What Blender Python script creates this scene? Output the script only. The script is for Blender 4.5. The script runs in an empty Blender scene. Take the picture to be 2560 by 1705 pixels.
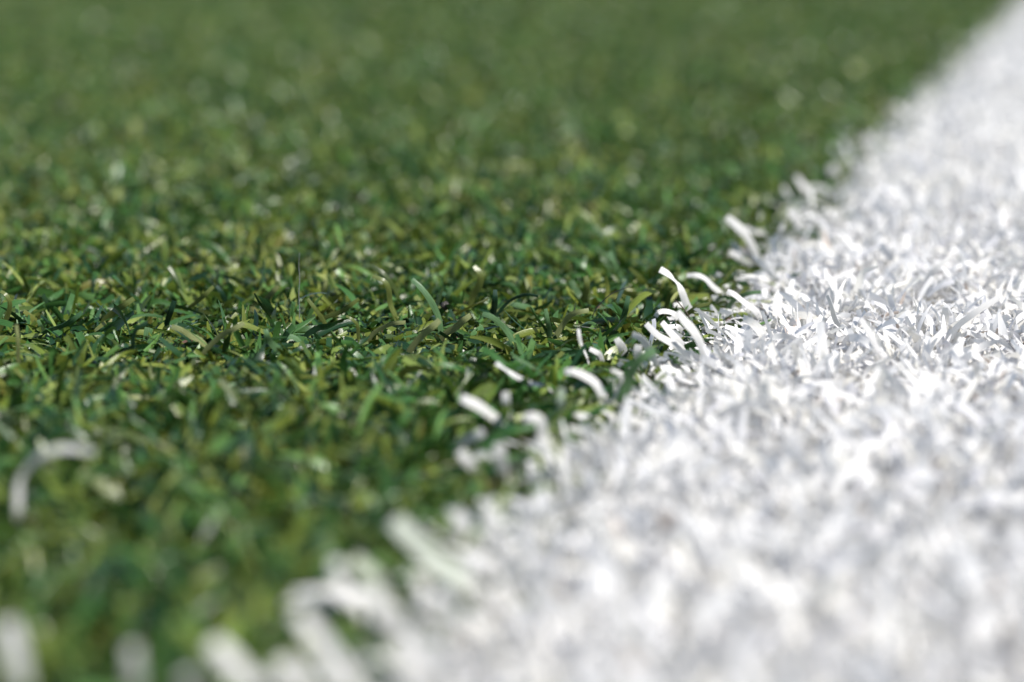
import bpy, math
import numpy as np
R = math.radians

# ---------------------------------------------------------------- camera, sky, sun, exposure
W0, H0 = 2560.0, 1705.0                 # the photograph's pixels
LENS, SENSOR = 50.0, 22.3
FPX = W0 * LENS / SENSOR                # focal length in photo pixels
YH = -230.0                             # row of the horizon, above the frame
PITCH = math.atan((H0 / 2 - YH) / FPX)  # camera looks down by this much
MAT = 0.0072                             # height of the turf's surface above its backing
FOCUS = 0.400
CAM_Z = MAT + FOCUS * math.sin(PITCH - math.atan((H0 / 2 - 805) / FPX))
SUN_EL, SUN_AZ = 47.0, 128.0
scene = bpy.context.scene

cd = bpy.data.cameras.new('camera'); cam = bpy.data.objects.new('camera', cd)
scene.collection.objects.link(cam); scene.camera = cam
cam.location = (0, 0, CAM_Z); cam.rotation_euler = (R(90) - PITCH, 0, 0)
cd.lens = LENS; cd.sensor_width = SENSOR; cd.clip_start = 0.005; cd.clip_end = 500
cd.dof.use_dof = True; cd.dof.focus_distance = FOCUS; cd.dof.aperture_fstop = 6.6
cd.dof.aperture_blades = 0

world = bpy.data.worlds.new('World'); scene.world = world; world.use_nodes = True
nt = world.node_tree; nt.nodes.clear()
out = nt.nodes.new('ShaderNodeOutputWorld'); bg = nt.nodes.new('ShaderNodeBackground')
sky = nt.nodes.new('ShaderNodeTexSky'); sky.sky_type = 'NISHITA'; sky.sun_disc = False
sky.sun_elevation = R(SUN_EL); sky.sun_rotation = R(SUN_AZ)
bg.inputs[1].default_value = 0.10
nt.links.new(sky.outputs[0], bg.inputs[0]); nt.links.new(bg.outputs[0], out.inputs[0])
sd = bpy.data.lights.new('sun', 'SUN'); sd.energy = 4.2; sd.angle = R(0.5); sd.color = (1.0, 0.955, 0.89)
so = bpy.data.objects.new('sun', sd); scene.collection.objects.link(so)
so.rotation_euler = (R(90 - SUN_EL), 0, R(180 - SUN_AZ))
so.location = (0, 0, 2)
scene.view_settings.view_transform = 'Standard'; scene.view_settings.look = 'None'
scene.view_settings.exposure = 0.45; scene.view_settings.gamma = 1.0
scene.cycles.use_denoising = True
scene.cycles.max_bounces = 10; scene.cycles.diffuse_bounces = 6; scene.cycles.transmission_bounces = 6
scene.cycles.sample_clamp_indirect = 6

# ---------------------------------------------------------------- helpers
SP, CP = math.sin(PITCH), math.cos(PITCH)
def ray(px, py):
    a, b = (px - W0 / 2) / FPX, -(py - H0 / 2) / FPX
    return np.array([a, CP + b * SP, -SP + b * CP])
def on_plane(px, py, z=MAT):
    d = ray(px, py); t = (z - CAM_Z) / d[2]
    return np.array([0, 0, CAM_Z]) + d * t
def at_y(px, py, y):
    d = ray(px, py); return np.array([0, 0, CAM_Z]) + d * (y / d[1])

def material(name, rough=0.32, trans=0.25, spec=0.5, streak=0.25, coat=0.0, tint=(1, 1, 1)):
    m = bpy.data.materials.new(name); m.use_nodes = True
    n, l = m.node_tree.nodes, m.node_tree.links; n.clear()
    o = n.new('ShaderNodeOutputMaterial'); p = n.new('ShaderNodeBsdfPrincipled'); tr = n.new('ShaderNodeBsdfTranslucent')
    mix = n.new('ShaderNodeMixShader'); mix.inputs[0].default_value = trans
    col = n.new('ShaderNodeVertexColor'); col.layer_name = 'tone'
    uv = n.new('ShaderNodeUVMap'); uv.uv_map = 'along'
    mp = n.new('ShaderNodeMapping'); mp.inputs['Scale'].default_value = (6.0, 1.2, 1.0)
    l.new(uv.outputs[0], mp.inputs[0])
    ns = n.new('ShaderNodeTexNoise'); ns.inputs['Scale'].default_value = 1.6; ns.inputs['Detail'].default_value = 4
    l.new(mp.outputs[0], ns.inputs['Vector'])
    rmp = n.new('ShaderNodeMapRange'); rmp.inputs[1].default_value = 0.25; rmp.inputs[2].default_value = 0.75
    rmp.inputs[3].default_value = 1 - streak; rmp.inputs[4].default_value = 1 + streak * 0.6
    l.new(ns.outputs[0], rmp.inputs[0])
    mul = n.new('ShaderNodeVectorMath'); mul.operation = 'MULTIPLY'
    l.new(col.outputs[0], mul.inputs[0]); l.new(rmp.outputs[0], mul.inputs[1])
    l.new(mul.outputs[0], p.inputs['Base Color'])
    tm = n.new('ShaderNodeVectorMath'); tm.operation = 'MULTIPLY'; tm.inputs[1].default_value = tint
    l.new(mul.outputs[0], tm.inputs[0]); l.new(tm.outputs[0], tr.inputs['Color'])
    rr = n.new('ShaderNodeMapRange'); rr.inputs[3].default_value = rough - 0.08; rr.inputs[4].default_value = rough + 0.15
    l.new(ns.outputs[0], rr.inputs[0]); l.new(rr.outputs[0], p.inputs['Roughness'])
    p.inputs['Specular IOR Level'].default_value = spec
    bmp = n.new('ShaderNodeBump'); bmp.inputs['Strength'].default_value = 0.25; bmp.inputs['Distance'].default_value = 0.0002
    l.new(ns.outputs[0], bmp.inputs['Height']); l.new(bmp.outputs[0], p.inputs['Normal'])
    l.new(p.outputs[0], mix.inputs[1]); l.new(tr.outputs[0], mix.inputs[2]); l.new(mix.outputs[0], o.inputs[0])
    return m

M_GREEN = material('green_turf_fibre', 0.27, 0.17, 0.58, 0.34, tint=(1.3, 1.35, 0.8))
M_WHITE = material('white_painted_fibre', 0.55, 0.25, 0.35, 0.06)
M_THATCH = material('tan_thatch_fibre', 0.6, 0.2, 0.3, 0.3)
M_HAIR = material('dark_hair', 0.4, 0.0, 0.5, 0.1)

def ribbon_mesh(name, P, Wd, N, width, tone, mat, fold=0.05):
    """P (n,s,3) centre lines, Wd width directions, N normals, width (n,s), tone (n,3)"""
    n, s, _ = P.shape
    w = width[..., None] * 0.5
    fold = np.random.RandomState(n).normal(0, fold, n)[:, None, None]
    V = np.stack([P - Wd * w + N * w * fold * 2, P, P + Wd * w + N * w * fold * 2], axis=2)   # n,s,3,3
    verts = V.reshape(-1, 3).astype(np.float32)
    base = (np.arange(n) * s * 3)[:, None, None] + (np.arange(s - 1) * 3)[None, :, None] + np.arange(2)[None, None, :]
    q = np.stack([base, base + 1, base + 4, base + 3], -1).reshape(-1, 4).astype(np.int32)
    me = bpy.data.meshes.new(name)
    me.vertices.add(len(verts)); me.vertices.foreach_set('co', verts.ravel())
    me.loops.add(q.size); me.loops.foreach_set('vertex_index', q.ravel())
    me.polygons.add(len(q)); me.polygons.foreach_set('loop_start', np.arange(0, q.size, 4, dtype=np.int32))
    me.polygons.foreach_set('use_smooth', np.ones(len(q), dtype=bool))
    me.update(calc_edges=True)
    ca = me.color_attributes.new('tone', 'FLOAT_COLOR', 'POINT')
    col = np.ones((n, s, 3, 4), np.float32); col[..., :3] = tone[:, None, None, :]
    ca.data.foreach_set('color', col.ravel())
    uvl = me.uv_layers.new(name='along')
    uvv = np.zeros((n, s, 3, 2), np.float32)
    ofs = np.random.RandomState(5).rand(n, 2).astype(np.float32) * 50
    uvv[..., 0] = np.array([0, .5, 1])[None, None, :] + ofs[:, 0, None, None]
    uvv[..., 1] = np.linspace(0, 3, s)[None, :, None] + ofs[:, 1, None, None]
    uvl.data.foreach_set('uv', uvv.reshape(-1, 2)[q.ravel()].ravel())
    me.materials.append(mat)
    return me

def norm(v): return v / np.maximum(np.linalg.norm(v, axis=-1, keepdims=True), 1e-12)

# ---------------------------------------------------------------- the line's edge, on the turf surface
E0, E1 = on_plane(2560, 0), on_plane(1040, 1500)
ED = norm((E0 - E1)[:2]); EN = np.array([ED[1], -ED[0]])         # EN points right, into the line
LINE_W = 0.120
def line_dist(xy): return (xy - E1[:2]) @ EN

# ---------------------------------------------------------------- ground under the pile
def ground_material():
    m = bpy.data.materials.new('turf_backing'); m.use_nodes = True
    n, l = m.node_tree.nodes, m.node_tree.links
    p = n['Principled BSDF']; p.inputs['Roughness'].default_value = 0.8
    g = n.new('ShaderNodeNewGeometry')
    ns = n.new('ShaderNodeTexNoise'); ns.inputs['Scale'].default_value = 700; ns.inputs['Detail'].default_value = 5
    l.new(g.outputs['Position'], ns.inputs['Vector'])
    r = n.new('ShaderNodeValToRGB')
    r.color_ramp.elements[0].position = 0.35; r.color_ramp.elements[0].color = (0.030, 0.028, 0.018, 1)
    r.color_ramp.elements[1].position = 0.7; r.color_ramp.elements[1].color = (0.05, 0.045, 0.025, 1)
    e = r.color_ramp.elements.new(0.52); e.color = (0.028, 0.055, 0.018, 1)
    l.new(ns.outputs[0], r.inputs[0]); l.new(r.outputs[0], p.inputs['Base Color'])
    b = n.new('ShaderNodeBump'); b.inputs['Distance'].default_value = 0.002; b.inputs['Strength'].default_value = 0.8
    l.new(ns.outputs[0], b.inputs['Height']); l.new(b.outputs[0], p.inputs['Normal'])
    return m
def sheet(name, pts, mat):
    me = bpy.data.meshes.new(name); me.from_pydata(pts, [], [(0, 1, 2, 3)]); me.materials.append(mat)
    o = bpy.data.objects.new(name, me); scene.collection.objects.link(o); return o
g = sheet('ground', [(-60, -60, 0), (60, -60, 0), (60, 60, 0), (-60, 60, 0)], ground_material())
g['kind'] = 'structure'; g['label'] = 'dark earthy backing between the roots of the artificial turf'

# ---------------------------------------------------------------- standout blades, one object each
OL, OLB, OLD = (0.138, 0.172, 0.046), (0.245, 0.275, 0.115), (0.055, 0.085, 0.020)
EM, EMB, EMD = (0.050, 0.122, 0.050), (0.115, 0.218, 0.095), (0.016, 0.050, 0.026)
WH, WG, WL = (0.82, 0.81, 0.79), (0.76, 0.76, 0.74), (0.80, 0.79, 0.78)  # WG: white with shade painted into the tone, for the grey shaded blades
# each: label, tone, [(px, py), ...] tip first, width in photo px, [roll in degrees, tip .. base], lean in depth (m, tip nearer = negative)
HEROES = [
 # white blades along the edge of the line
 ('tall white blade curling left at its square tip, standing above the line edge', WH, [(1650,673),(1673,686),(1691,704),(1704,727),(1714,755),(1724,782)], 21, [10,45,78,25,8,0], 0),
 ('short square white blade end lying behind the foot of the tall curled white blade', WH, [(1684,763),(1702,762),(1722,764)], 15, [5,5,20], 0.001),
 ('white blade arching right from a square end, behind the tall curled white blade', WH, [(1717,689),(1743,688),(1764,697),(1782,716),(1803,736)], 14, [0,10,35,20,10], .002),
 ('stubby white blade upright over the arching white one beyond the edge', WH, [(1800,683),(1793,694),(1784,708)], 20, [5,10,20], .002),
 ('long white blade bent over with a bright square end on top', WL, [(1818,728),(1836,736),(1862,757),(1895,784)], 17, [0,20,30,10], 0),
 ('white blade looping left just below the foot of the tall curled one', WH, [(1639,792),(1645,782),(1658,778),(1678,781),(1694,794)], 15, [20,15,10,30,20], 0),
 ('broad soft white blade leaning left below the tall curled one', WH, [(1693,779),(1712,803),(1734,827),(1752,860),(1762,898)], 25, [0,15,20,10,0], 0),
 ('slim white blade leaning left, lowest of the three crossing onto green', WH, [(1615,809),(1641,835),(1669,852),(1702,872)], 19, [0,10,15,5], 0),
 ('greyish white blade between two white ones leaning left over green', WL, [(1655,805),(1680,835),(1706,866)], 20, [20,30,10], 0.001),
 ('small level white blade end under the looping white blade', WH, [(1663,816),(1680,816),(1700,820)], 12, [0,10,10], 0),
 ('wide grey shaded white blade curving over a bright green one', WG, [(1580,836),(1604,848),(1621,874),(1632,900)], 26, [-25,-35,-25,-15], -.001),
 ('round ended white blade upright beneath the wide grey shaded one', WH, [(1596,862),(1594,880),(1598,905)], 26, [0,10,10], -.001),
 ('short white blade tip poking up left of the wide grey shaded one', WH, [(1541,846),(1548,858),(1558,876)], 22, [0,10,10], 0),
 ('tiny white teardrop shaped blade alone in the green', WH, [(1446,822),(1449,845),(1456,866),(1470,900)], 13, [0,10,60,70], 0),
 ('white sliver lying in the green under the teardrop shaped blade', WH, [(1474,872),(1490,880),(1502,890)], 14, [10,10,20], 0),
 ('blurred white blade arching right in front of the green, above a green gap', WH, [(1412,929),(1434,929),(1462,940),(1489,958),(1508,992)], 25, [10,10,15,25,15], 0),
 ('thin white hooked blade right of the arching blurred one', WH, [(1528,925),(1550,935),(1553,958),(1538,990)], 12, [10,20,25,20], 0),
 ('fat blurred white blade leaning left out of the line into green', WH, [(1152,994),(1172,1003),(1198,1016),(1225,1036),(1250,1058)], 30, [5,10,10,15,10], 0),
 ('stubby upright white blade beside the fat leaning one', WH, [(1264,980),(1265,1003),(1268,1036)], 27, [5,10,15], 0),
 ('pale greenish see-through blade upright between white ones', (0.46,0.55,0.44), [(1404,970),(1402,1005),(1397,1050)], 22, [5,15,10], 0),
 ('white blade hooked left at its top like a cane', WH, [(1309,1046),(1332,1042),(1352,1056),(1356,1096)], 32, [10,5,15,20], 0),
 ('short white blade tilted right alone on dark green', WH, [(1209,1078),(1188,1092),(1163,1112)], 33, [5,10,15], 0),
 ('upright white blade below the short tilted one', WH, [(1247,1110),(1251,1140),(1258,1175)], 38, [5,10,15], 0),
 ('short dull white blade tip left of the upright blurred one', WL, [(1150,1128),(1165,1148),(1186,1175)], 32, [15,10,15], 0),
 ('grey white sliver lying flat on green left of the arching white blade', WL, [(1240,908),(1262,922),(1290,941),(1332,960),(1370,968)], 14, [10,65,10,10,70], 0),
 ('isolated large white blade arching over the green at left', WH, [(236,1131),(163,1121),(110,1135),(80,1160),(50,1202),(46,1273)], 27, [30,10,15,25,40,10], 0),
 ('very blurred white blade in the near bottom left corner', WH, [(20,1555),(35,1620),(52,1720)], 74, [5,10,10], 0),
 ('blurred oval white blade tip, bottom, second white tip from the left corner', WH, [(331,1615),(334,1650),(338,1725)], 56, [5,10,10], 0),
 ('blurred white blade leaning left at the bottom, third from the left corner', WH, [(530,1605),(575,1650),(640,1725)], 66, [5,10,10], 0),
 ('round blurred white tip on a dim stalk, upper left of the near white blades', WH, [(842,1400),(843,1425),(852,1452),(900,1520)], 54, [5,10,45,60], 0),
 ('big greenish white blade leaning left out of the near line', (0.62,0.66,0.58), [(985,1300),(1030,1345),(1085,1400),(1160,1460)], 68, [5,5,10,10], 0),
 ('blurred white blade lying level, farthest left of the near clump', WH, [(706,1497),(780,1490),(870,1492),(930,1500)], 56, [5,10,10,10], 0),
 ('long blurred white blade leaning left down to the bottom edge', WH, [(745,1530),(790,1590),(840,1660),(885,1725)], 64, [10,5,10,10], 0),
 ('fat blurred white blade bending right over an olive gap', WH, [(930,1475),(955,1505),(985,1560)], 66, [5,10,10], 0),
 ('blurred round white tip, left one of a pair above the near line', WH, [(1140,1275),(1150,1310),(1175,1360)], 52, [5,10,10], 0),
 ('blurred round white tip, right one of a pair above the near line', WH, [(1222,1270),(1226,1310),(1240,1355)], 50, [5,10,10], 0),
 ('far blurred white tip standing out from the line edge, uppermost', WH, [(2172,335),(2178,350),(2190,368)], 34, [0,10,10], 0),
 ('far blurred round white tip standing out, left of a fainter one', WH, [(2080,414),(2083,430),(2096,455)], 30, [0,10,10], 0),
 ('faint far blurred white tip right of a brighter round one', WL, [(2138,404),(2142,420),(2150,440)], 28, [0,10,10], 0),
 ('far white blade with round tip leaning left, lowest of the far tips', WL, [(1990,440),(2006,462),(2030,492)], 20, [0,30,30], 0),
 ('long white blade leaning left beyond the edge, tip over green', WH, [(1816,543),(1840,562),(1864,586),(1882,618),(1890,640)], 22, [0,10,10,10,10], 0),
 ('white blade joining the long leaning one from the right', WL, [(1861,570),(1888,578),(1914,596)], 15, [0,15,10], 0.001),
 ('thin white blade leaning right beyond the edge, between two leaning left', WH, [(1960,556),(1950,580),(1939,608)], 12, [0,10,10], 0),
 ('wide white blade leaning left beyond the edge, right of the thin one', WL, [(1974,522),(1990,545),(2012,576)], 28, [0,15,10], 0),
 ('level white blade pointing left from the line behind the bent ones', WH, [(1845,696),(1880,694),(1922,706)], 16, [0,10,15], 0),
 ('small bright white blade end tilting left on the line', WH, [(1957,687),(1966,702),(1982,724)], 13, [0,10,10], 0),
 ('lone oval white tip hovering over green beyond the edge', WH, [(1776,622),(1788,621),(1800,628)], 18, [0,10,20], 0),
 ('dim white tip in the green between the lone oval tip and the line', WL, [(1824,628),(1836,636),(1850,646)], 16, [0,15,20], 0),
 ('small white speck of paint on a blade tip amid the green', WH, [(728,586),(726,597),(730,608)], 17, [0,10,20], 0),
 ('soft low white tip at the bottom edge, between the third and the long leaning one', WL, [(467,1680),(472,1700),(480,1730)], 62, [5,10,10], 0),
 ('wide blurred white blade at the bottom edge left of the long leaning one', WH, [(700,1655),(730,1685),(770,1730)], 80, [5,10,10], 0),
 ('blurred white blade standing beside the fat one over the olive gap', WH, [(1050,1560),(1045,1600),(1060,1660)], 62, [5,10,10], 0),
 ('blurred white blade leaning left low in the near line beside the olive gap', WH, [(985,1610),(1015,1645),(1060,1700)], 70, [5,10,10], 0),
 ('faint greenish grey blade behind the round white tip near the line', (0.50,0.54,0.44), [(885,1395),(915,1425),(960,1460)], 60, [15,20,20], 0),
 # blades standing on the white
 ('slender white blade arching right across the middle of the line', WH, [(2380,640),(2344,668),(2318,700),(2300,730)], 15, [10,15,20,10], 0),
 ('long white blade rising right out of the line near the frame edge', WH, [(2500,742),(2440,780),(2395,815),(2370,850)], 17, [5,10,10,10], 0),
 ('white blade leaning left with a narrow tip at the middle of the line', WL, [(2150,796),(2175,835),(2196,875),(2224,905)], 17, [10,25,20,10], 0),
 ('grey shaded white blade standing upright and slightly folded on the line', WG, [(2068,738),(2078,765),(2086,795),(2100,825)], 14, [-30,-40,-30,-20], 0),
 # green blades
 ('dark olive blade leaning left, upper one of a pair in the centre', OLD, [(928,664),(965,690),(988,725),(1003,765)], 14, [0,20,35,30], 0.001),
 ('olive blade with a bent tip, lower one of the leaning pair in the centre', OL, [(932,690),(961,703),(972,725),(976,759),(990,795)], 15, [10,20,10,20,30], 0),
 ('emerald blade leaning left, the longest straight one in the centre', EMB, [(1030,698),(1060,728),(1083,763),(1098,797),(1102,826)], 17, [5,10,10,25,30], 0),
 ('olive flame shaped blade kinked left at its tip', OL, [(1185,665),(1201,686),(1198,713),(1183,740),(1178,762)], 19, [35,10,5,15,20], 0),
 ('small light green blade end glinting right of the flame shaped olive one', EMB, [(1226,690),(1217,704),(1207,720)], 14, [0,0,15], 0.001),
 ('thin green blade with a kink, tallest behind the dark upright one', EM, [(1248,660),(1251,682),(1260,703),(1256,724)], 14, [20,10,5,20], 0.002),
 ('dark emerald blade standing upright with a pointed tip', EMD, [(1238,724),(1238,745),(1235,770),(1232,794)], 17, [30,10,5,5], 0),
 ('short green blade with a white glint, right of the long emerald one', EMB, [(1129,716),(1119,742),(1109,764)], 13, [10,5,20], 0),
 ('olive blade bent right like a hook with a bright tip', OLB, [(1472,776),(1452,779),(1428,787),(1410,808),(1389,845)], 16, [0,5,15,20,15], 0),
 ('green blade standing straight and narrowing downward near the white edge', EM, [(1571,740),(1566,765),(1560,790),(1546,826)], 16, [5,10,20,50], 0),
 ('broad olive blade upright behind the hooked olive one', OL, [(1464,690),(1468,712),(1462,740),(1450,765)], 18, [10,5,15,20], 0.001),
 ('olive blade rising right with a dark pointed tip, left of centre', OL, [(898,747),(876,763),(852,780),(806,799)], 14, [30,10,10,15], 0),
 ('level olive blade lying left to right below the leaning pair', OLB, [(1014,806),(990,808),(965,815),(930,838)], 13, [10,15,15,20], 0),
 ('small folded olive blade bent sharply down, left of the level one', OL, [(865,790),(880,798),(893,812),(896,838)], 10, [10,20,25,10], 0),
 ('wide bright olive blade lying diagonally in front of the centre', OLB, [(1177,788),(1160,800),(1140,818),(1108,841)], 19, [10,5,5,20], 0),
 ('green blade arching right with a white glint on its bend', EMB, [(1206,785),(1225,790),(1246,805),(1264,824),(1280,850)], 17, [5,0,0,15,20], 0),
 ('pale green upright blade with a glint near its foot', EMB, [(1364,772),(1369,800),(1374,830)], 14, [15,10,0], 0),
 ('square pale green blade lying level between dark ones', EMB, [(1273,758),(1298,764),(1326,772)], 16, [0,0,10], 0.001),
 ('thin dark green blade arched over the pale square one', EMD, [(1345,741),(1325,737),(1303,739),(1271,755),(1240,792)], 9, [30,20,20,20,20], 0),
 ('large soft olive blade leaning right in front of the long emerald one', OLB, [(1100,800),(1080,818),(1056,838),(1028,872)], 20, [10,0,0,10], 0),
 ('soft bright green blade leaning left behind the focus, nearest the line', EMB, [(1523,629),(1534,655),(1546,680),(1560,706)], 15, [5,10,10,10], 0),
 ('soft green blade leaning right far behind the centre', EMB, [(1430,562),(1418,588),(1403,616)], 15, [5,10,10], 0),
 ('olive blade leaning left with a bright face, left of the broad olive one', OLB, [(1372,688),(1383,708),(1395,732)], 14, [0,5,10], 0.001),
 ('bright green blade lying on the white line edge', EMB, [(1903,730),(1875,733),(1847,744),(1826,760)], 13, [20,10,10,20], 0),
 ('olive blade lying across the foot of the tall curled white one', OL, [(1775,759),(1745,766),(1717,786),(1700,800)], 12, [30,10,5,20], -.001),
 ('large soft bright green blade crossing the white edge in front', EMB, [(1640,874),(1612,890),(1588,914),(1570,950),(1558,992)], 31, [10,0,0,5,10], 0),
 ('olive blade curving down left of the tall curled white blade', OL, [(1697,719),(1680,732),(1670,750),(1667,772)], 15, [20,10,5,10], 0),
 ('olive blade leaning right with a long thin base, left part', OL, [(534,716),(514,735),(492,755),(462,780)], 12, [5,5,10,40], 0),
 ('dark green blade falling right from the top of the long olive one', EMD, [(541,715),(556,735),(568,765)], 14, [20,5,10], 0),
 ('bright olive leaf shaped blade leaning right alone behind the focus', OLB, [(695,715),(682,730),(665,757)], 18, [20,5,20], 0.001),
 ('wide flat olive blade cut square, leaning right at left', OL, [(335,746),(313,761),(289,777),(258,808)], 18, [0,0,10,25], 0),
 ('green blade lying low and rising right to a blunt tip at left', EM, [(205,781),(184,798),(158,815),(108,834)], 15, [0,5,40,50], 0),
 ('olive blade curling back to the left at the far left frame edge', OL, [(2,728),(16,738),(25,760),(18,792),(-2,828)], 14, [30,20,10,20,30], 0),
 ('thin dark olive blade arched like a bridge at left', OLD, [(335,746),(329,726),(312,716),(288,718),(262,736)], 8, [30,20,20,20,20], 0.001),
 ('dark bluish green upright blade below a small glint at left', EMD, [(436,753),(427,778),(417,810)], 16, [5,5,10], 0),
 ('small green blade with a strong white glint at left', EMB, [(414,727),(425,735),(436,752)], 13, [0,-5,0], 0.001),
 ('olive upright blade narrowing to a point, behind the fine white hair', OLB, [(816,700),(810,722),(799,753)], 12, [30,5,10], 0),
 ('olive blade leaning left and down, left of the rising olive one', OL, [(769,747),(790,775),(812,808)], 12, [5,5,10], 0),
 ('soft olive blade rising right in front of the focus at left', OLB, [(610,808),(585,822),(552,841),(512,880)], 16, [0,5,20,30], 0),
 ('olive blade lying left with a blunt bright end in front of the focus', OLB, [(429,817),(450,823),(473,837),(508,858)], 17, [5,0,5,20], 0),
 ('broad green blade with a white shining face bent down right', EMB, [(664,823),(668,838),(678,858),(702,882)], 19, [0,-5,-5,10], 0),
 ('green curled blade with a shiny hollow, right of the shining broad one', EMB, [(689,804),(698,822),(715,838),(744,849)], 14, [10,0,5,20], 0),
 ('soft slim olive blade standing upright at the far left', OLB, [(41,812),(45,850),(46,906)], 12, [5,10,10], 0),
 ('dark green blade arching left from a shaded top at left', EMD, [(369,808),(345,818),(334,840),(330,868),(300,890)], 12, [20,10,10,15,30], 0),
 ('short square green blade end upright near the left', EMB, [(95,800),(101,813),(108,830)], 13, [0,5,10], 0),
]
rng = np.random.RandomState(11)

def smooth_path(pts, m):
    """Catmull-Rom through pts, m samples evenly by length"""
    p = np.vstack([2 * pts[0] - pts[1], pts, 2 * pts[-1] - pts[-2]])
    o = []
    for i in range(1, len(p) - 2):
        for t in np.linspace(0, 1, 12, endpoint=False):
            a, b, c, d = p[i - 1], p[i], p[i + 1], p[i + 2]
            o.append(.5 * ((2 * b) + (-a + c) * t + (2 * a - 5 * b + 4 * c - d) * t * t + (-a + 3 * b - 3 * c + d) * t ** 3))
    o.append(p[-2]); o = np.array(o)
    L = np.r_[0, np.cumsum(np.linalg.norm(np.diff(o[:, :3], axis=0), axis=1))]
    s = np.linspace(0, L[-1], m)
    return np.stack([np.interp(s, L, o[:, k]) for k in range(o.shape[1])], 1)

def hero(label, tone, pts, wpx, rolls, lean, white):
    base_px = pts[-1]
    b = on_plane(base_px[0], base_px[1], MAT * 0.75)             # where it comes out of the pile
    top, n = pts[0], len(pts)
    rows = []
    rl = np.interp(np.linspace(0, 1, n), np.linspace(0, 1, len(rolls)), rolls)
    for i, (px, py) in enumerate(pts):
        f = 1 - i / (n - 1)
        y = b[1] - 0.0035 * f * (0.5 + 0.5 * math.sin(3 * f)) + lean
        rows.append(np.r_[at_y(px, py, y), rl[i], 1.0])
    last, prev = rows[-1], rows[-2]
    d = norm(last[:3] - prev[:3]); foot = last[:3] + d * 0.003; foot[2] = -0.0008; foot[1] += 0.001
    mid = 0.5 * (last[:3] + foot) + d * 0.0006
    rows += [np.r_[mid, rl[-1] + 10, 0.8], np.r_[foot, rl[-1] + 20, 0.6]]
    P = smooth_path(np.array(rows), 26)
    T = norm(np.gradient(P[:, :3], axis=0))
    view = norm(P[:, :3] - np.array([0, 0, CAM_Z]))
    side = norm(np.cross(T, view)); nr = norm(np.cross(side, T))
    a = np.radians(P[:, 3])[:, None]
    Wd = side * np.cos(a) + nr * np.sin(a); N = nr * np.cos(a) - side * np.sin(a)
    wid = wpx / FPX * b[1] / CP
    t = np.linspace(0, 1, 26)
    w = wid * P[:, 4] * (0.80 + 0.20 * np.minimum(1, t * 5)) * (1 + 0.07 * np.sin(t * 9 + rng.rand() * 6))
    me = ribbon_mesh('grass_blade', P[None, :, :3], Wd[None], N[None], w[None], np.array([tone]), M_WHITE if white else M_GREEN, 0.05)
    # the blade has thickness: origin at its foot, solidified
    org = foot.copy(); org[2] = 0
    co = np.empty(len(me.vertices) * 3, np.float32); me.vertices.foreach_get('co', co)
    me.vertices.foreach_set('co', (co.reshape(-1, 3) - org).astype(np.float32).ravel())
    o = bpy.data.objects.new('grass_blade', me); scene.collection.objects.link(o); o.location = org
    sm = o.modifiers.new('thickness', 'SOLIDIFY'); sm.thickness = 0.00010; sm.offset = 0
    es = o.modifiers.new('crisp_rim', 'EDGE_SPLIT'); es.split_angle = R(40)
    o['label'] = label; o['category'] = 'grass blade'
    o['group'] = 'white turf blades standing out' if white else 'green turf blades standing out'
    return b, P[:, :3]
hero_info = []
for h in HEROES:
    w = min(h[1]) > 0.4
    by = h[2][-1][1]; k = 0.74 if by > 1250 else 0.82 if (by > 890 or by < 640) else 0.92 if w else 0.86
    h = (h[0], h[1], h[2], h[3] * k, *h[4:])
    hero_info.append(hero(*h, w))

# ---------------------------------------------------------------- the pile: thousands of ribbons
def smooth_noise(xy, scale, seed):
    r = np.random.RandomState(seed); v = np.zeros(len(xy))
    for k in range(9):
        a = r.rand() * 2 * math.pi; f = (0.6 + r.rand() * 1.2) / scale; ph = r.rand() * 6.28
        v += np.sin((xy[:, 0] * math.cos(a) + xy[:, 1] * math.sin(a)) * f * 6.28 + ph)
    return v / 3.0

def scatter(y0, y1, density, margin, seed):
    r = np.random.RandomState(seed)
    hw = lambda y: 0.235 * y + margin
    area_box = (y1 - y0) * 2 * hw(y1); n = int(area_box * density)
    p = np.stack([(r.rand(n) * 2 - 1) * hw(y1), y0 + r.rand(n) * (y1 - y0)], 1)
    return p[np.abs(p[:, 0]) < hw(p[:, 1])]

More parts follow.
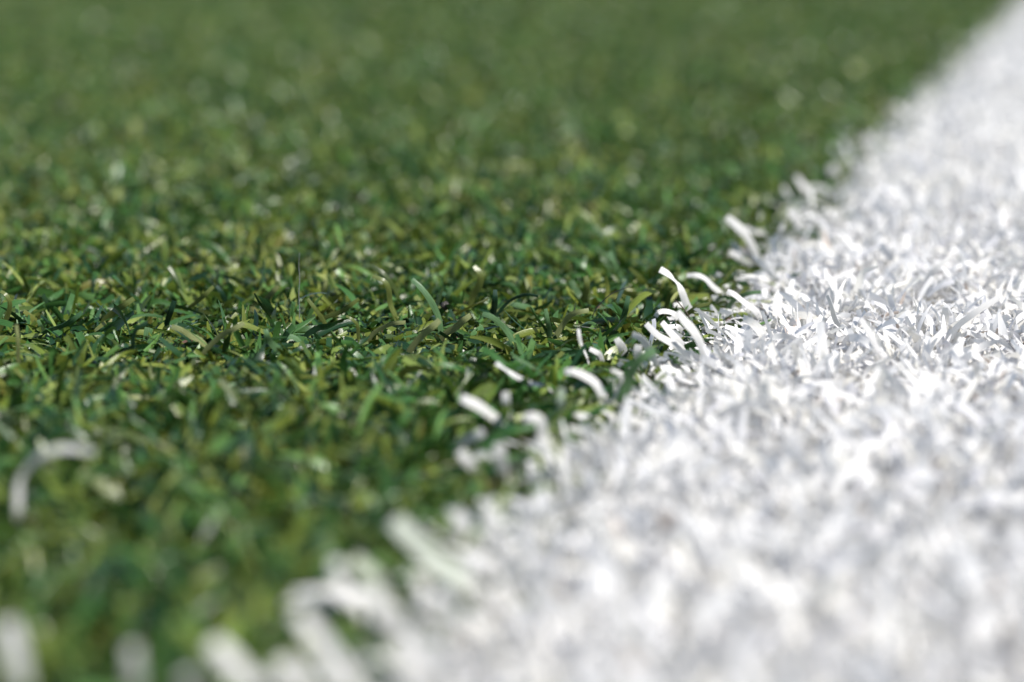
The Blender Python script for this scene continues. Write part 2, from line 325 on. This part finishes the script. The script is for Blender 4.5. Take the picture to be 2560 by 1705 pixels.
def pile(xy, segs, seed, hscale=1.0, wscale=1.0, kind='green'):
    r = np.random.RandomState(seed); n = len(xy)
    tuft = smooth_noise(xy, 0.008, 3)
    phi = r.rand(n) * 2 * math.pi + 0.4 * tuft
    up = r.rand(n)
    th0 = np.radians(r.uniform(12, 66, n))
    droop, wav = (0.24, 0.12) if kind != 'white' else (0.10, 0.05)
    th1 = np.where(up < droop, np.radians(r.uniform(75, 115, n)), th0 + np.radians(r.uniform(-12, 38, n)))
    pw = r.uniform(0.7, 1.8, n)
    h = r.normal(0.0065, 0.0014, n) + 0.0006 * tuft
    tall = r.rand(n) < 0.05
    h = np.where(tall, h + r.uniform(0.0007, 0.0038, n), h)
    th1 = np.where(tall, np.radians(r.uniform(10, 75, n)), th1); th0 = np.where(tall, np.radians(r.uniform(0, 28, n)), th0)
    if kind == 'thatch':
        h = r.uniform(0.002, 0.005, n); th1 = np.radians(r.uniform(80, 190, n))
    h = np.clip(h * hscale, 0.002, 0.0155)
    # blades just in front of a standout blade stay low so that it shows
    for b, P in hero_info:
        x0, x1 = P[:-6, 0].min() - 0.0015, P[:-6, 0].max() + 0.0015
        f = (xy[:, 0] > x0) & (xy[:, 0] < x1) & (xy[:, 1] < b[1] + 0.002) & (xy[:, 1] > b[1] - 0.028)
        h = np.where(f, np.minimum(h, 0.0060 * r.uniform(0.8, 1.05, n)), h)
    t = np.linspace(0, 1, segs)
    th = th0[:, None] + (th1 - th0)[:, None] * t[None] ** pw[:, None]
    ph = phi[:, None] + r.normal(0, 0.35, n)[:, None] * t[None]
    kf, kp = r.uniform(3, 8, (2, n, 1)), r.rand(2, n, 1) * 6.28
    th = th + r.normal(0, wav, (n, 1)) * np.sin(kf[0] * t[None] + kp[0]); ph = ph + r.normal(0, 0.22, (n, 1)) * np.sin(kf[1] * t[None] + kp[1])
    kink = (r.rand(n) < 0.4)[:, None] * (t[None] > r.uniform(0.45, 0.85, n)[:, None])
    th = th + kink * r.normal(0, 0.45, n)[:, None]; ph = ph + kink * r.normal(0, 0.6, n)[:, None]
    D = np.stack([np.sin(th) * np.cos(ph), np.sin(th) * np.sin(ph), np.cos(th)], -1)
    step = 0.5 * (D[:, 1:] + D[:, :-1]) / (segs - 1)
    P = np.concatenate([np.zeros((n, 1, 3)), np.cumsum(step, 1)], 1)
    L = np.clip(h / np.maximum(P[..., 2].max(1), 0.2), 0.003, 0.0155)
    P = P * L[:, None, None]
    P[..., 0] += xy[:, 0, None]; P[..., 1] += xy[:, 1, None]
    P[..., 2] = np.maximum(P[..., 2], 0.0004) - 0.0003
    P[:, 0, 2] = -0.0005
    B = norm(np.cross(D, np.array([0, 0, 1.0]) + 1e-4)); N = norm(np.cross(B, D))
    roll = r.normal(0, 0.7, n)[:, None] + r.normal(0, 1.2, n)[:, None] * t[None] ** 1.3
    c, s = np.cos(roll)[..., None], np.sin(roll)[..., None]
    Wd = B * c + N * s; Nn = N * c - B * s
    w0 = np.clip(r.normal(0.00096, 0.00025, n), 0.0004, 0.0016) * wscale
    if kind == 'thatch': w0 *= 0.5
    taper = np.where(r.rand(n) < 0.6, r.uniform(0.05, 0.45, n), r.uniform(0.8, 1.05, n))
    prof = (0.8 + 0.2 * np.minimum(1, t * 4))[None] * (1 - (1 - taper)[:, None] * np.clip((t[None] - 0.6) / 0.4, 0, 1) ** 1.5)
    leaf = (r.rand(n) < (0.65 if kind == 'white' else 0.4))[:, None] * (0.35 * np.sin(np.pi * np.clip(t[None] * 1.25 - 0.3, 0, 1)) ** 2)
    return P, Wd, Nn, w0[:, None] * (prof + leaf)

def green_tones(xy, r):
    n = len(xy)
    pal = np.array([OL, OLB, OLD, EM, EMB, EMD, (0.175, 0.165, 0.070)])
    pr = np.array([0.23, 0.10, 0.12, 0.25, 0.10, 0.17, 0.025]); pr /= pr.sum()
    c = pal[r.choice(7, n, p=pr)]
    patch = smooth_noise(xy, 0.08, 9)
    c = c * (1 + 0.10 * patch[:, None] * np.array([1.0, 0.2, 0.5])) * r.uniform(0.75, 1.3, n)[:, None]
    return np.clip(c * np.array([0.94, 1.01, 0.57]), 0.005, 0.5)
def white_tones(xy, r):
    n = len(xy)
    c = np.array([[0.805, 0.80, 0.79]]) * r.uniform(0.93, 1.05, n)[:, None]
    k = r.rand(n)
    c[k < 0.22] *= np.array([1.0, 0.985, 0.93]); c[k > 0.94] *= np.array([0.98, 0.98, 1.02])
    worn = r.rand(n) < 0.012; c[worn] = np.array([0.56, 0.48, 0.42])
    return np.clip(c, 0, 0.87)

BANDS = [  # y0, y1, density per m2, segments, width scale, margin
    (0.150, 0.300, 560e3, 9, 1.0, 0.075),
    (0.300, 0.520, 580e3, 13, 1.0, 0.070),
    (0.520, 0.850, 500e3, 7, 1.05, 0.080),
    (0.850, 1.400, 330e3, 5, 1.25, 0.100),
    (1.400, 2.300, 180e3, 4, 1.70, 0.080),
    (2.300, 5.000, 45e3, 4, 3.6, 0.200),
]
parts = {'green': [], 'white': []}
for i, (y0, y1, dens, segs, ws, mg) in enumerate(BANDS):
    xy = scatter(y0, y1, dens, mg, 100 + i)
    r = np.random.RandomState(200 + i)
    e = line_dist(xy) + r.normal(0, 0.0016, len(xy)) + 0.0012 * smooth_noise(xy, 0.02, 21)
    is_w = (e > 0) & (e < LINE_W)
    near = np.abs(e) < 0.012
    flip = near & (r.rand(len(xy)) < 0.13 * np.exp(-np.abs(e) / 0.0035))
    is_w = is_w ^ flip
    for kind, msk in (('green', ~is_w), ('white', is_w)):
        p = xy[msk]
        if len(p) == 0: continue
        geo = pile(p, segs, 300 + i * 7 + (kind == 'white'), 1.0 if kind == 'green' else 1.03, ws * (1.0 if kind == 'green' else 1.08), kind)
        tone = green_tones(p, r) if kind == 'green' else white_tones(p, r)
        parts[kind].append((geo, tone))

def join_stuff(name, items, mat, label, cat, fold=0.07):
    """ribbons of different segment counts as one mesh object"""
    mes = [ribbon_mesh(name, *geo, tone, mat, fold) for geo, tone in items]
    nv = [len(m.vertices) for m in mes]; nl = [len(m.loops) for m in mes]
    co = np.empty(sum(nv) * 3, np.float32); vi = np.empty(sum(nl), np.int32)
    col = np.empty(sum(nv) * 4, np.float32); uv = np.empty(sum(nl) * 2, np.float32)
    a = b = 0
    for m, v, q in zip(mes, nv, nl):
        m.vertices.foreach_get('co', co[a * 3:(a + v) * 3])
        x = np.empty(q, np.int32); m.loops.foreach_get('vertex_index', x); vi[b:b + q] = x + a
        m.color_attributes['tone'].data.foreach_get('color', col[a * 4:(a + v) * 4])
        m.uv_layers['along'].data.foreach_get('uv', uv[b * 2:(b + q) * 2])
        a += v; b += q
    me = bpy.data.meshes.new(name)
    me.vertices.add(a); me.vertices.foreach_set('co', co)
    me.loops.add(b); me.loops.foreach_set('vertex_index', vi)
    me.polygons.add(b // 4); me.polygons.foreach_set('loop_start', np.arange(0, b, 4, dtype=np.int32))
    me.polygons.foreach_set('use_smooth', np.ones(b // 4, dtype=bool)); me.update(calc_edges=True)
    me.color_attributes.new('tone', 'FLOAT_COLOR', 'POINT').data.foreach_set('color', col)
    me.uv_layers.new(name='along').data.foreach_set('uv', uv)
    me.materials.append(mat)
    for m in mes: bpy.data.meshes.remove(m)
    o = bpy.data.objects.new(name, me); scene.collection.objects.link(o)
    o['kind'] = 'stuff'; o['label'] = label; o['category'] = cat
    return o
join_stuff('green_grass', parts['green'], M_GREEN, 'dense short artificial turf of mixed emerald and olive blades', 'artificial grass', 0.13)
join_stuff('white_grass', parts['white'], M_WHITE, 'white painted turf blades forming the pitch marking line at right', 'white line')

xy = scatter(0.15, 0.9, 110e3, 0.03, 900); r = np.random.RandomState(901)
tt = np.array([(0.09, 0.065, 0.035), (0.04, 0.05, 0.02), (0.17, 0.10, 0.075)])[r.choice(3, len(xy))] * r.uniform(.7, 1.2, len(xy))[:, None]
join_stuff('thatch', [(pile(xy, 8, 902, kind='thatch'), tt)], M_THATCH, 'low curly brown thatch fibres seen in the gaps between blades', 'thatch')

# ---------------------------------------------------------------- fine hairs and a rubber granule
def hair(label, pts, wpx, tone, z=MAT * 0.8):
    b = on_plane(pts[-1][0], pts[-1][1], z)
    P = smooth_path(np.array([at_y(px, py, b[1] - 0.0012 * (i / len(pts))) for i, (px, py) in enumerate(pts)]), 22)
    T = norm(np.gradient(P, axis=0)); u = norm(np.cross(T, np.array([0.1, 1, 0.2]))); v = np.cross(T, u)
    rad = wpx / FPX * b[1] / 2
    V = []; F = []
    for i in range(22):
        rr = rad * (0.45 + 0.55 * min(1, i / 8))
        for k in range(6):
            a = k * math.pi / 3; V.append(P[i] + rr * (u[i] * math.cos(a) + v[i] * math.sin(a)))
    for i in range(21):
        for k in range(6): F.append((i * 6 + k, i * 6 + (k + 1) % 6, i * 6 + 6 + (k + 1) % 6, i * 6 + 6 + k))
    F += [tuple(range(5, -1, -1)), tuple(range(126, 132))]
    me = bpy.data.meshes.new('hair'); me.from_pydata([tuple(x - b) for x in V], [], F)
    m = bpy.data.materials.new('hair_' + label.split()[0]); m.use_nodes = True
    p = m.node_tree.nodes['Principled BSDF']; p.inputs['Roughness'].default_value = 0.4
    ns = m.node_tree.nodes.new('ShaderNodeTexNoise'); ns.inputs['Scale'].default_value = 900
    mr = m.node_tree.nodes.new('ShaderNodeMixRGB'); mr.inputs[1].default_value = (*tone, 1); mr.inputs[2].default_value = (*[c * 0.6 for c in tone], 1)
    m.node_tree.links.new(ns.outputs[0], mr.inputs[0]); m.node_tree.links.new(mr.outputs[0], p.inputs['Base Color'])
    me.materials.append(m); me.polygons.foreach_set('use_smooth', np.ones(len(me.polygons), dtype=bool))
    o = bpy.data.objects.new('hair', me); scene.collection.objects.link(o); o.location = b
    o['label'] = label; o['category'] = 'hair'; o['group'] = 'fine hairs caught in the turf'
hair('pale fine hair standing upright in the green left of centre', [(749,632),(747,660),(749,700),(747,735),(749,775),(748,800)], 1.7, (0.22, 0.23, 0.25))
hair('dark fine hair pointing up right beside the olive hook blade', [(1577,716),(1550,725),(1528,735),(1508,752),(1490,772),(1480,795)], 2.6, (0.02, 0.02, 0.02))
hair('brown fine hair curving over the foot of the curled white blade', [(1683,748),(1695,756),(1706,768),(1718,784),(1726,800)], 3.4, (0.07, 0.05, 0.03))
hair('dark fine hair lying on the white line at right', [(2484,826),(2500,838),(2516,850),(2532,868),(2540,885)], 2.8, (0.03, 0.02, 0.03))

import bmesh
bm = bmesh.new(); bmesh.ops.create_icosphere(bm, subdivisions=3, radius=0.0008)
rr = np.random.RandomState(4)
for v in bm.verts:
    c = v.co.normalized(); v.co *= 1 + 0.12 * math.sin(c.x * 5 + 1) * math.cos(c.y * 4) + 0.05 * math.sin(c.z * 11 + c.x * 9) + rr.uniform(-.03, .03)
me = bpy.data.meshes.new('rubber_granule'); bm.to_mesh(me); bm.free()
m = bpy.data.materials.new('black_rubber'); m.use_nodes = True
p = m.node_tree.nodes['Principled BSDF']; p.inputs['Roughness'].default_value = 0.6
ns = m.node_tree.nodes.new('ShaderNodeTexNoise'); ns.inputs['Scale'].default_value = 1500
rp = m.node_tree.nodes.new('ShaderNodeValToRGB'); rp.color_ramp.elements[0].color = (0.012, 0.011, 0.01, 1); rp.color_ramp.elements[1].color = (0.05, 0.04, 0.03, 1)
m.node_tree.links.new(ns.outputs[0], rp.inputs[0]); m.node_tree.links.new(rp.outputs[0], p.inputs['Base Color'])
me.materials.append(m)
o = bpy.data.objects.new('rubber_granule', me); scene.collection.objects.link(o)
o.location = on_plane(1113, 764, MAT * 1.05); o['label'] = 'small dark round rubber granule caught between the blades at the centre'; o['category'] = 'rubber granule'
